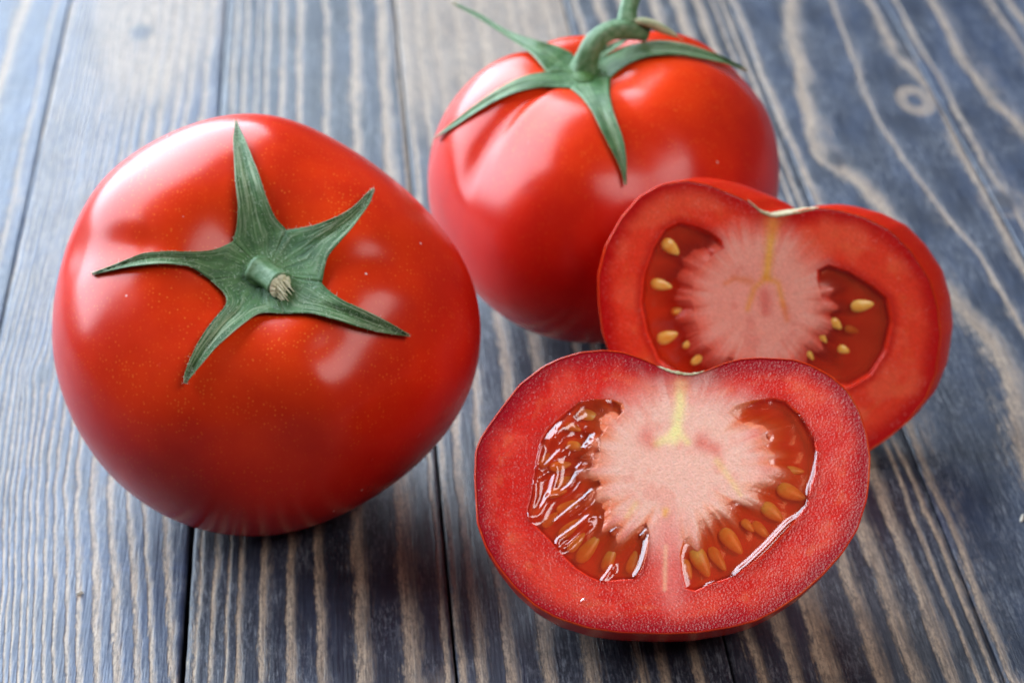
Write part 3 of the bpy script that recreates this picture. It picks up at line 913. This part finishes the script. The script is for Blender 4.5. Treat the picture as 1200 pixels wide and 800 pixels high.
# ------------------------------------------------------------------ the two halves
SEED_SINK = -.002
def half_tomato(label, center_px, normal, outline_px, depth_ratio, core_px, place_px, cav, seeds, ribbons, scar_px, colors, stem_core, seed, skew=(0, 0), pw=.80):
    """outline, cavities and seeds are measured in the photograph and carried onto the real cut plane"""
    n = np.array(normal, float); n /= np.linalg.norm(n)
    C1 = rays([center_px])[0]
    def plane(px):
        r = rays(px)
        return r*((C1 @ n)/(r @ n))[:, None]
    out_px = smooth_closed(outline_px, 1080, 3.0)
    O = plane(out_px)
    cen = O.mean(0)
    half_w = .5*np.ptp((O-cen) @ RGT)
    Dp = half_w*depth_ratio
    # --- skin shell
    nt = 70
    tt = np.linspace(0, math.pi/2, nt)
    sk = (RGT*skew[0]+UPV*skew[1])*half_w
    rows = []
    for t in tt:
        rows.append(cen+(O-cen)*math.cos(t)**pw-n*Dp*math.sin(t)**.94+sk*math.sin(t))
    SK = np.vstack(rows)
    s = (CAM_H+.02)/-SK[:, 2].min()
    SK = SK*s+CAM
    O = O*s+CAM; cen = cen*s+CAM
    cmpx = s/FPX                                   # cm per photo pixel at the face
    jmin = np.argmin(SK[:, 2])
    base = np.array([SK[jmin, 0], SK[jmin, 1], 0])
    root = empty('tomato_half', base, label, 'tomato half', 'tomato halves')
    nO = len(O)
    F = [tuple(f) for f in grid_faces(nt, nO, wrap=True)]
    topv = np.repeat(np.linspace(.35, .1, nt), nO)
    # thin lip of skin, rolled slightly inwards at the cut
    lipA = cen+(O-cen)*(1+.002)-n*.03
    lipB = cen+(O-cen)*(1+.0005)+n*.006
    lipC = cen+(O-cen)*(1-.0045)+n*.014
    lipD = cen+(O-cen)*(1-.0085)-n*.012
    SKrows = SK.reshape(nt, nO, 3)
    allr = np.vstack([lipC[None], lipB[None], lipA[None], SKrows[1:]]).reshape(-1, 3)
    tv = np.concatenate([np.ones(2*nO)*.9, np.ones(nO)*.5, topv[nO:]])
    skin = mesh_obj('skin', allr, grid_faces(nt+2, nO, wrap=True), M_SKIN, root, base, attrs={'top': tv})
    mesh_obj('cut_edge', np.vstack([lipD, lipC]), grid_faces(2, nO, wrap=True), M_SKINCUT, skin, base)
    # --- cut face as one dense disc
    ns = 250
    ss = np.linspace(0, 1, ns)
    ss = 1-(1-ss)**1.12
    ss[0] = .0008
    inner = .992
    Q = (cen+(O-cen)[None]*(ss*inner)[:, None, None]).reshape(-1, 3)
    px = project(Q)[0]
    rim, rarc = seg_dist(px, out_px[::4], closed=True)             # px from the skin
    core, _ = seg_dist(px, core_px)
    ctr = np.array(place_px)
    def fields(px):
        ang = np.arctan2(px[:, 1]-ctr[1], px[:, 0]-ctr[0])
        rad = np.linalg.norm(px-ctr, axis=1)
        fing = fbm(ang*9.0, rad*.008, seed, 3)*1.15-.10+.26*np.sin(ang*21+4.0*fbm(ang*4, rad*.008, seed+4, 2))
        depth = np.zeros(len(px)); inn = np.full(len(px), -99.0); infl = np.zeros(len(px)); wall = np.full(len(px), 999.0)
        for cv in cav:
            poly = np.vstack([cv['outer'], cv['inner']])
            sgn = inside(px, poly)
            do, _ = seg_dist(px, cv['outer']); di, _ = seg_dist(px, cv['inner'])
            wall = np.minimum(wall, np.where(sgn, 0, do))
            a = sm(0, cv.get('wall', 7), do)*sm(-6, cv.get('soft', 30)*1.15, di+(fing-.62)*13)
            depth = np.maximum(depth, np.where(sgn, cv['deep']*a, 0))
            inn = np.where(sgn, di, np.where(do > 3, np.maximum(inn, -di), inn))
            infl = np.maximum(infl, np.where(sgn, a, 0))
        return ang, rad, fing, depth, inn, infl, wall
    ang, rad, fing, depth, inn, infl, wall = fields(px)
    cd = cmpx
    grain = fbm(px[:, 0]*.55, px[:, 1]*.55, seed+9, 2)-.5
    grain2 = vnoise(px[:, 0]*.85, px[:, 1]*.85, seed+12)-.5
    fib = fbm(ang*26, rad*.035, seed+20, 2)-.5
    hgt = -depth+(.0035*grain+.003*grain2)*(1-infl*.7)*sm(0, 6, rim)
    hgt += .02*(fbm(px[:, 0]*.03, px[:, 1]*.03, seed+2, 2)-.5)*sm(0, 20, rim)
    hgt -= .012*(1-sm(0, 3, rim))
    V = Q+hgt[:, None]*n
    # --- colours of the flesh itself
    c = colors
    mix = lambda A, B, f: A*(1-f[:, None])+B*f[:, None]
    col = np.tile(c['peri'], (len(px), 1))
    blot = fbm(px[:, 0]*.035, px[:, 1]*.035, seed+30, 3)
    col = mix(col, c['peri2'], sm(.42, .66, blot))
    col = mix(col, c['outer'], 1-sm(3, c['outer_w'], rim+10*(blot-.5)))
    # strands of vessels running parallel to the skin
    vs = fbm(rarc*60, rim*.10, seed+40, 3)
    vm = np.exp(-((rim-c['vein_at'])/8.0)**2)*sm(.50, .72, vs)
    col = mix(col, c['vein'], vm*.15)
    # wall of the cavities: glassy red
    col = mix(col, c['wall'], (1-sm(0, 11, wall))*.75)
    # placenta
    pr = c['place_r']
    ex = (px[:, 0]-ctr[0])/pr[0]; ey = (px[:, 1]-ctr[1])/pr[1]
    pm = 1-sm(.55, 1.15, np.sqrt(ex*ex+ey*ey)+.25*(blot-.5))
    pm *= sm(6, 16, wall) if False else 1
    col = mix(col, c['place'], pm*.92)
    col = mix(col, c['place_red'], pm*sm(.55, .75, fbm(px[:, 0]*.05+7, px[:, 1]*.05, seed+50, 3))*.25)
    strand = fbm(ang*17+1.5*fbm(px[:, 0]*.02, px[:, 1]*.02, seed+21, 2), rad*.016, seed+20, 3)
    col = mix(col, lin(250, 222, 206), pm*sm(.42, .70, strand)*sm(.45, .95, np.sqrt(ex*ex+ey*ey)+.3*(blot-.5))*.45)
    for pth, wdt, cc, amt in stem_core:
        dd, ar = seg_dist(px, pth)
        f = np.exp(-(dd/(wdt*(1-.25*ar)*(.8+.5*fbm(px[:, 0]*.09, px[:, 1]*.09, seed+60, 2))))**2)*amt
        col = mix(col, cc, np.clip(f, 0, 1))
    # inside the cavities: fringes of placenta turning orange, then deep red
    ins = inn > -50
    f0 = np.where(ins, sm(-24, 4, inn+(fing-.62)*30), 0)
    col = mix(col, c['fringe0'], f0*.5)
    f1 = np.where(ins, sm(-12, 26, inn+(fing-.62)*30), 0)
    col = mix(col, c['fringe'], np.clip(f1*1.1, 0, 1))
    f2 = np.where(ins, sm(12, 50, inn+(fing-.62)*30), 0)
    col = mix(col, c['deep'], f2)
    # pale cell walls, with wet sparkle painted in as bright dots
    cell = vnoise(px[:, 0]*.62+3, px[:, 1]*.62, seed+14)
    spk = sm(.70, .92, cell)*sm(.35, .6, fbm(px[:, 0]*.06, px[:, 1]*.06, seed+15, 2))*(1-infl)*sm(2, 7, rim)
    col = col*(1+.24*grain[:, None]*(1-infl[:, None]))
    col = mix(col, lin(250, 196, 186), spk*.13)
    FF = grid_faces(ns, nO, wrap=True)
    mesh_obj('flesh', V, FF, M_FLESH, root, base, attrs={'wet': np.clip(infl+.3*sm(0, 10, rim)*0, 0, 1)}, colors=col)
    # --- jelly
    for cv in cav:
        poly = np.vstack([cv['outer'], cv['inner']])
        lo = poly.min(0)-8; hi = poly.max(0)+8
        st = 1.0
        gx = np.arange(lo[0], hi[0], st); gy = np.arange(lo[1], hi[1], st)
        GX, GY = np.meshgrid(gx, gy)
        gp = np.stack([GX.ravel(), GY.ravel()], -1)
        ins = inside(gp, poly)
        db, _ = seg_dist(gp, poly, closed=True)
        keep = ins | (db < 5)
        sd = np.where(ins, db, -db)
        h = -cv['level']+.035*np.exp(-np.maximum(sd, 0)/4.0)      # meniscus climbs the wall
        h += .020*(fbm(gp[:, 0]*.04, gp[:, 1]*.04, seed+70, 2)-.5)+.002*(fbm(gp[:, 0]*.14, gp[:, 1]*.14, seed+71, 2)-.5)
        for pth, wd, ht in ribbons:
            q = smooth_path(pth, 40, 3)
            dd, qn, ar = seg_near(gp, q)
            wv = 1.45*wd*(.8+.4*fbm(ar*5, ar*0+wd, seed+80, 2))
            off = (gp-qn) @ np.array([.89, .46])
            end = np.clip(np.minimum(ar, 1-ar)*8+.35, 0, 1)
            left = pth[0][0] < 780
            if left:
                h = h+(.0075*off+ht*.62)*np.exp(-(dd/wv)**2)*end
            else:
                h = h+ht*np.exp(-(dd/(1.25*wd))**2)*end
        h = np.where(sd < 0, np.minimum(h, -.012)+sd*.01, h)
        thick = np.maximum(h+fields(gp)[3], 0)
        r = rays(gp)
        Pg = CAM+r*(((cen-CAM) @ n)/(r @ n))[:, None]+h[:, None]*n
        ny, nx = GX.shape
        FG = grid_faces(ny, nx, flip=True)
        FG = FG[keep[FG].all(1)]
        used = np.unique(FG); remap = -np.ones(len(gp), int); remap[used] = np.arange(len(used))
        mesh_obj('gel', Pg[used], remap[FG].astype(np.int32), M_GEL, root, base, attrs={'thick': thick[used]})
    # --- seeds
    u = np.linspace(0, 2*math.pi, 18, endpoint=False); v = np.linspace(0, math.pi, 11)
    ax = np.cross(UPV, n); ax /= np.linalg.norm(ax); ay = np.cross(n, ax)
    for (sx, sy, ln, wd, an, dz) in seeds:
        r = rays([(sx, sy)])[0]
        p = CAM+r*(((cen-CAM) @ n)/(r @ n))-n*(dz+SEED_SINK)
        a = R(an)
        dx = ax*math.cos(a)+ay*math.sin(a); dy = -ax*math.sin(a)+ay*math.cos(a)
        U, W = np.meshgrid(u, v)
        lx = np.cos(W); rr = np.sin(W)**.9*(1-.38*lx)                # teardrop
        Vs = p+np.multiply.outer(lx.ravel()*ln*cmpx*.5, dx)+np.multiply.outer((rr*np.cos(U)).ravel()*wd*cmpx*.5, dy)+np.multiply.outer((rr*np.sin(U)).ravel()*wd*cmpx*.22, n)
        mesh_obj('seed', Vs, grid_faces(11, 18, wrap=True), M_SEED, root, base)
    # --- corky scar where the stem was, along the notch
    q = smooth_path(scar_px, 26, 3)
    r = rays(q)
    p0 = CAM+r*(((cen-CAM) @ n)/(r @ n))[:, None]
    upd = ay if True else None
    nn = 26; m = 9
    g = np.random.default_rng(seed)
    Vs = []
    for j in range(-1, m):
        if j < 0:
            for i in range(nn):
                e = math.sin(i/(nn-1)*math.pi)**.6
                Vs.append(p0[i]+n*.022*e-upd*(.020*e+.02*e*g.random()))
            continue
        f = j/(m-1)
        wv = math.sin(f*math.pi)
        for i in range(nn):
            e = math.sin(i/(nn-1)*math.pi)**.6
            Vs.append(p0[i]+n*(.034-.42*f)*e+upd*(.008+.034*e*wv+.032*e*(g.random()-.35)))
    mesh_obj('stem_scar', np.array(Vs), grid_faces(m+1, nn), M_SCAR, root, base)
    return dict(root=root, skin=SK, cen=cen, n=n, base=base, cm=cmpx)

# near half: lies on its back, cut face turned up to the camera
OUT_F = [(556,560),(557,528),(563,513),(570,502),(587.5,477.5),(609,450),(635,430),(655,420),(680,412.5),(707.5,410),(730,412.5),(752.5,420),(770,428),(785,434),(797,437),(812,438),(827.5,434),(850,425),(867.5,420.5),(890,419),(930,421),(950,427.5),(975,441),(995,459),(1007.5,481),(1016,507.5),(1020,535),(1019,560),(1016,585),(1005,620),(987.5,647.5),(965,672.5),(940,695),(910,715),(885,727.5),(855,735),(817.5,741),(780,742.5),(727.5,741),(690,736),(652.5,724),(627.5,710),(602.5,687.5),(582.5,662.5),(569,640),(559,612)]
CAV_FL = dict(outer=[(732,479),(730,472),(715,467),(695,467.5),(677.5,471),(665,480),(652.5,491),(640,502.5),(632.5,517.5),(628,540),(625,560),(622,580),(617,598),(620,610),(632,622),(645,635),(657,649),(674,666),(690,676),(705,682),(725,680),(745,679),(754,665),(759,645),(762,622)],
              inner=[(757,612),(745,619),(735,620),(725,615),(715,600),(716,585),(707,572),(700,557),(701,545),(703,530),(703,512),(712,500),(722,492)], deep=.25, level=.05, wall=8, soft=44)
CAV_FR = dict(outer=[(852,484),(860,475),(880,469),(905,465),(922,469),(937,484),(947,500),(955,515),(959,530),(956,555),(951,572),(946,592),(938,604),(925,620),(905,642),(888,656),(862,675),(835,684),(815,693),(803,690),(799,672),(796,650),(799,635)],
              inner=[(807,628),(820,610),(835,600),(850,592),(866,582),(880,572),(892,560),(903,547),(898,530),(892,512),(880,500),(866,492)], deep=.25, level=.05, wall=8, soft=38)
COL_F = dict(peri=lin(212, 34, 24), peri2=lin(222, 58, 42), outer=lin(160, 4, 24), outer_w=30, vein=lin(238, 150, 96), vein_at=30, wall=lin(196, 32, 22),
             place=lin(244, 192, 172), place_red=lin(226, 104, 84), place_r=(122, 108), fringe=lin(222, 92, 34), deep=lin(226, 54, 26), fringe0=lin(238, 150, 104))
YEL = lin(244, 224, 156)
CORE_F = [([(797,450),(797,475),(793,500),(790,515)], 7.5, YEL, .85), ([(793,505),(780,515),(768,520)], 6, YEL, .75), ([(793,505),(806,518)], 6, YEL, .7),
          ([(840,540),(855,560),(868,580)], 4, lin(240, 205, 120), .4), ([(780,598),(779,603)], 4, lin(240, 180, 70), .7), ([(745,590),(735,605)], 4, lin(240, 205, 120), .35),
          ([(757,512),(764,520)], 10, lin(222, 78, 60), .55), ([(822,518),(838,526)], 11, lin(222, 78, 60), .6),
          ([(795,440),(797,452)], 12, lin(220, 70, 70), .5), ([(785,625),(784,660),(788,700)], 22, lin(232, 130, 120), .6), ([(780,640),(779,690)], 3, lin(244, 190, 150), .6)]
RIB_F = [
    ([(718,467),(697,469),(680,473),(668,485),(655,498),(644,510),(636,520)], 5.5, .075),
    ([(650,502),(662,500),(674,490)], 6, .05), ([(645,512),(656,521),(668,518),(681,523),(692,520)], 5.5, .075), ([(690,518),(697,506),(687,497),(679,499)], 4.5, .06),
    ([(672,530),(686,526),(697,515)], 4.5, .06), ([(634,519),(630,537),(628,552)], 2.6, .06), ([(630,552),(640,544),(650,533),(660,526)], 3.5, .06),
    ([(627,560),(640,553),(652,541)], 3.0, .05), ([(652,541),(650,556),(646,572),(638,588),(628,602),(618,609)], 4.2, .07), ([(626,562),(626,580),(622,596),(616,608)], 3.6, .06),
    ([(640,582),(655,577),(668,568),(677,554),(690,543)], 3.2, .065), ([(675,549),(682,541),(694,534)], 2.2, .05), ([(676,556),(690,549),(697,542)], 2.2, .05),
    ([(648,612),(660,602),(672,592),(684,583),(697,570)], 2.6, .06), ([(663,606),(677,596),(690,586),(698,573)], 2.2, .05),
    ([(652,642),(653,632),(664,624),(678,614),(690,604),(699,603)], 3.6, .07), ([(656,644),(668,635),(682,622),(694,611)], 2.4, .055),
    ([(704,681),(712,671),(719,660)], 3.0, .06), ([(742,677),(750,664),(756,645),(760,622)], 3.4, .07), ([(750,628),(758,619)], 2.4, .05), ([(716,623),(724,616)], 2.2, .05),
    ([(938,484),(946,493),(951,505),(954,515)], 3.0, .07), ([(963,524),(961,540),(956,558),(950,573),(950,584)], 3.2, .07),
    ([(952,592),(944,603),(926,612),(911,628),(899,641),(880,659),(860,675)], 4.6, .085), ([(840,683),(828,687)], 2.6, .06), ([(899,505),(902,511)], 2.2, .05),
]
SEED_F = [(690,484,28,14,-14,.12),(657,543,26,12,12,.13),(639,536,20,11,60,.14),(652,574,26,12,10,.14),(645,606,24,11,45,.14),(690,640,42,16,52,.13),(715,650,36,13,66,.15),(742,655,30,12,72,.16),
          (928,575,36,18,-24,.115),(906,598,32,17,-42,.122),(858,632,38,18,-52,.118),(822,656,40,19,-64,.122),(842,652,34,13,-58,.16),(877,614,20,10,-48,.10),(668,616,34,13,42,.14),(666,590,30,12,28,.15),(676,520,24,12,-10,.14),(672,498,20,10,-20,.14),(932,548,24,10,-6,.16),(893,618,28,12,-46,.16),(664,560,26,11,20,.15),(676,632,30,11,50,.17),(806,664,26,11,-72,.16)]
near = half_tomato('near tomato half lying flat in front with its wet seeds and yellow core facing up', (788, 578), axis_vec(51, 0), OUT_F, .88,
                   [(797,450),(790,515)], (795, 548), [CAV_FL, CAV_FR], SEED_F, RIB_F, [(769,428.5),(785,434.5),(797,437.5),(812,438.5),(827,434.5)], COL_F, CORE_F, 101)

# far half: stands steeper, turned a little to the left, behind the near one
OUT_R = [(700.6,323),(709,289),(728,255),(749.5,230),(775,216),(805,211),(830,216),(860,228),(879,237),(892,248),(907,253),(928,249),(945,244.5),(966,243.5),(983,246),(1013,254),(1043,269),(1068,294),(1090,327.5),(1100,361.5),(1103,395),(1097,438),(1085,468),(1064,494),(1040,514),(1019,528),(985,543),(940,553),(890,552),(840,536),(790,504),(748,464),(718,424),(706,391),(701.5,357)]
CAV_RL = dict(outer=[(838,297),(849,291),(846,281),(835,272),(817,264),(796,259),(778,268),(764,291),(753,323),(750,357),(757,391),(771,424),(800,445),(835,450),(868,440)],
              inner=[(860,420),(840,416),(824,403),(814,372),(810,349),(814,321),(828,306)], deep=.34, level=.12, wall=9, soft=40)
CAV_RR = dict(outer=[(957,328),(957,316),(971,309),(996,317),(1024,334),(1042,349),(1047,378),(1039,413),(1022,440),(996,455),(960,452),(925,440)],
              inner=[(928,420),(940,407),(952,394),(960,375),(964,355)], deep=.34, level=.12, wall=9, soft=40)
COL_R = dict(peri=lin(236, 66, 40), peri2=lin(240, 90, 60), outer=lin(196, 16, 16), outer_w=26, vein=lin(236, 140, 70), vein_at=34, wall=lin(190, 26, 18),
             place=lin(240, 172, 154), place_red=lin(216, 90, 78), place_r=(92, 90), fringe=lin(200, 60, 40), deep=lin(232, 56, 30), fringe0=lin(222, 110, 84))
CORE_R = [([(906,262),(902,290),(898,325)], 6, lin(236, 180, 70), .85), ([(898,325),(884,338),(876,362)], 4, lin(232, 160, 70), .7), ([(898,325),(912,332),(918,358)], 4, lin(232, 160, 70), .7),
          ([(880,330),(862,326),(850,332)], 4, lin(228, 130, 70), .6), ([(918,356),(922,375)], 4, lin(228, 130, 70), .6), ([(906,252),(906,268)], 13, lin(230, 120, 70), .6), ([(896,345),(897,365)], 8, lin(214, 90, 80), .6)]
SEED_R = [(787,291,25,15,-40,.125),(776,335,26,13,-12,.125),(783,396,26,15,20,.125),(812,402,26,9,30,.14),(822,420,28,10,35,.14),(796,366,18,9,5,.15),(1012,359,28,14,8,.125),(981,381,17,11,-40,.125),(990,411,15,10,-20,.125),(962,393,26,10,-50,.12),(947,413,26,9,-52,.12),(1000,388,18,9,-15,.16)]
far = half_tomato('far tomato half standing propped behind the near one, its cut face turned to the left', (900, 375), axis_vec(20, 4), OUT_R, .50,
                  [(903,262),(898,325)], (890, 350), [CAV_RL, CAV_RR], SEED_R, [], [(876,234),(892,248.5),(907,253.5),(928,249.5),(960,243.5)], COL_R, CORE_R, 202, skew=(.50, .10), pw=.95)

# a drop of juice on the near cut face
u = np.linspace(0, 2*math.pi, 20, endpoint=False); v = np.linspace(0, math.pi/2, 8)
for (dx_, dy_, rx, ry) in ((683, 704, 3.6, 2.2),):
    r = rays([(dx_, dy_)])[0]
    p = CAM+r*(((near['cen']-CAM) @ near['n'])/(r @ near['n']))
    e1 = np.cross(UPV, near['n']); e1 /= np.linalg.norm(e1); e2 = np.cross(near['n'], e1)
    U, W = np.meshgrid(u, v)
    q = (1+.35*np.cos(U-.9))
    Vd = p+np.multiply.outer((np.sin(W)*np.cos(U)*q).ravel()*rx*near['cm'], e1+.5*e2)+np.multiply.outer((np.sin(W)*np.sin(U)*q).ravel()*ry*near['cm'], e2-.3*e1)+np.multiply.outer(np.cos(W).ravel()*.05+.004, near['n'])
    mesh_obj('juice_drop', Vd, grid_faces(8, 20, wrap=True), M_GEL, near['root'], near['base'], attrs={'thick': np.full(len(Vd), .02)})

# two pale splinters lying on the boards
M_CHIP = simple_material('pale_splinter', (0.78, 0.74, 0.66), 0.6, (800, (0.62, 0.56, 0.46)))
def splinter(px, px2, wd, label):
    a_, b_ = ground([px, px2])
    ax_ = b_-a_; ln = np.linalg.norm(ax_); ax_ /= ln
    sx = np.cross([0, 0, 1], ax_)
    prof = [(-.0, .15, .01), (.2, .9, .05), (.55, 1, .07), (.85, .6, .05), (1, .1, .02)]
    V = []
    for t, w_, h_ in prof:
        c_ = a_+ax_*ln*t+np.array([0, 0, .012])
        V += [c_-sx*wd*w_, c_+np.array([0, 0, h_])-sx*wd*w_*.3, c_+np.array([0, 0, h_*.8])+sx*wd*w_*.5, c_+sx*wd*w_]
    F = [tuple(f) for f in grid_faces(5, 4, wrap=True)]+[(3, 2, 1, 0), (16, 17, 18, 19)]
    o = mesh_obj('wood_splinter', np.array(V)-a_*np.array([1, 1, 0]), F, M_CHIP, None, (0, 0, 0), smooth=False)
    o.location = (a_[0]*CM, a_[1]*CM, 0)
    o['label'] = label; o['category'] = 'splinter'; o['group'] = 'pale splinters on the boards'
splinter((89, 697), (98, 695), .03, 'tiny pale splinter on the blue board in front of the left tomato')
splinter((1196, 612), (1199, 603), .035, 'tiny pale splinter on the board at the right edge')

for nm, h in (('near', near), ('far', far)):
    print(nm, 'centre', h['cen'], 'base', h['base'], 'cm/px', h['cm'])
print('A', baseA, sizeA, 'B', baseB, sizeB, 'KX', KX, 'Y800', Y800)
def tree(V, F): return BVHTree.FromPolygons([Vector(v) for v in V], [tuple(int(i) for i in f) for f in F])
FS = grid_faces(70, 1080, wrap=True)
tn, tf = tree(near['skin'], FS), tree(far['skin'], FS)
print('depths hubA', bodyA.depth([hubA]), 'near face', float((near['cen']-CAM)@FWD), 'far', float((far['cen']-CAM)@FWD), 'B', bodyB.depth([hubB,(720,330)]))
print('overlaps near-far', len(tn.overlap(tf)), 'near-A', len(tn.overlap(bodyA.t)), 'far-B', len(tf.overlap(bodyB.t)), 'A-B', len(bodyA.t.overlap(bodyB.t)))
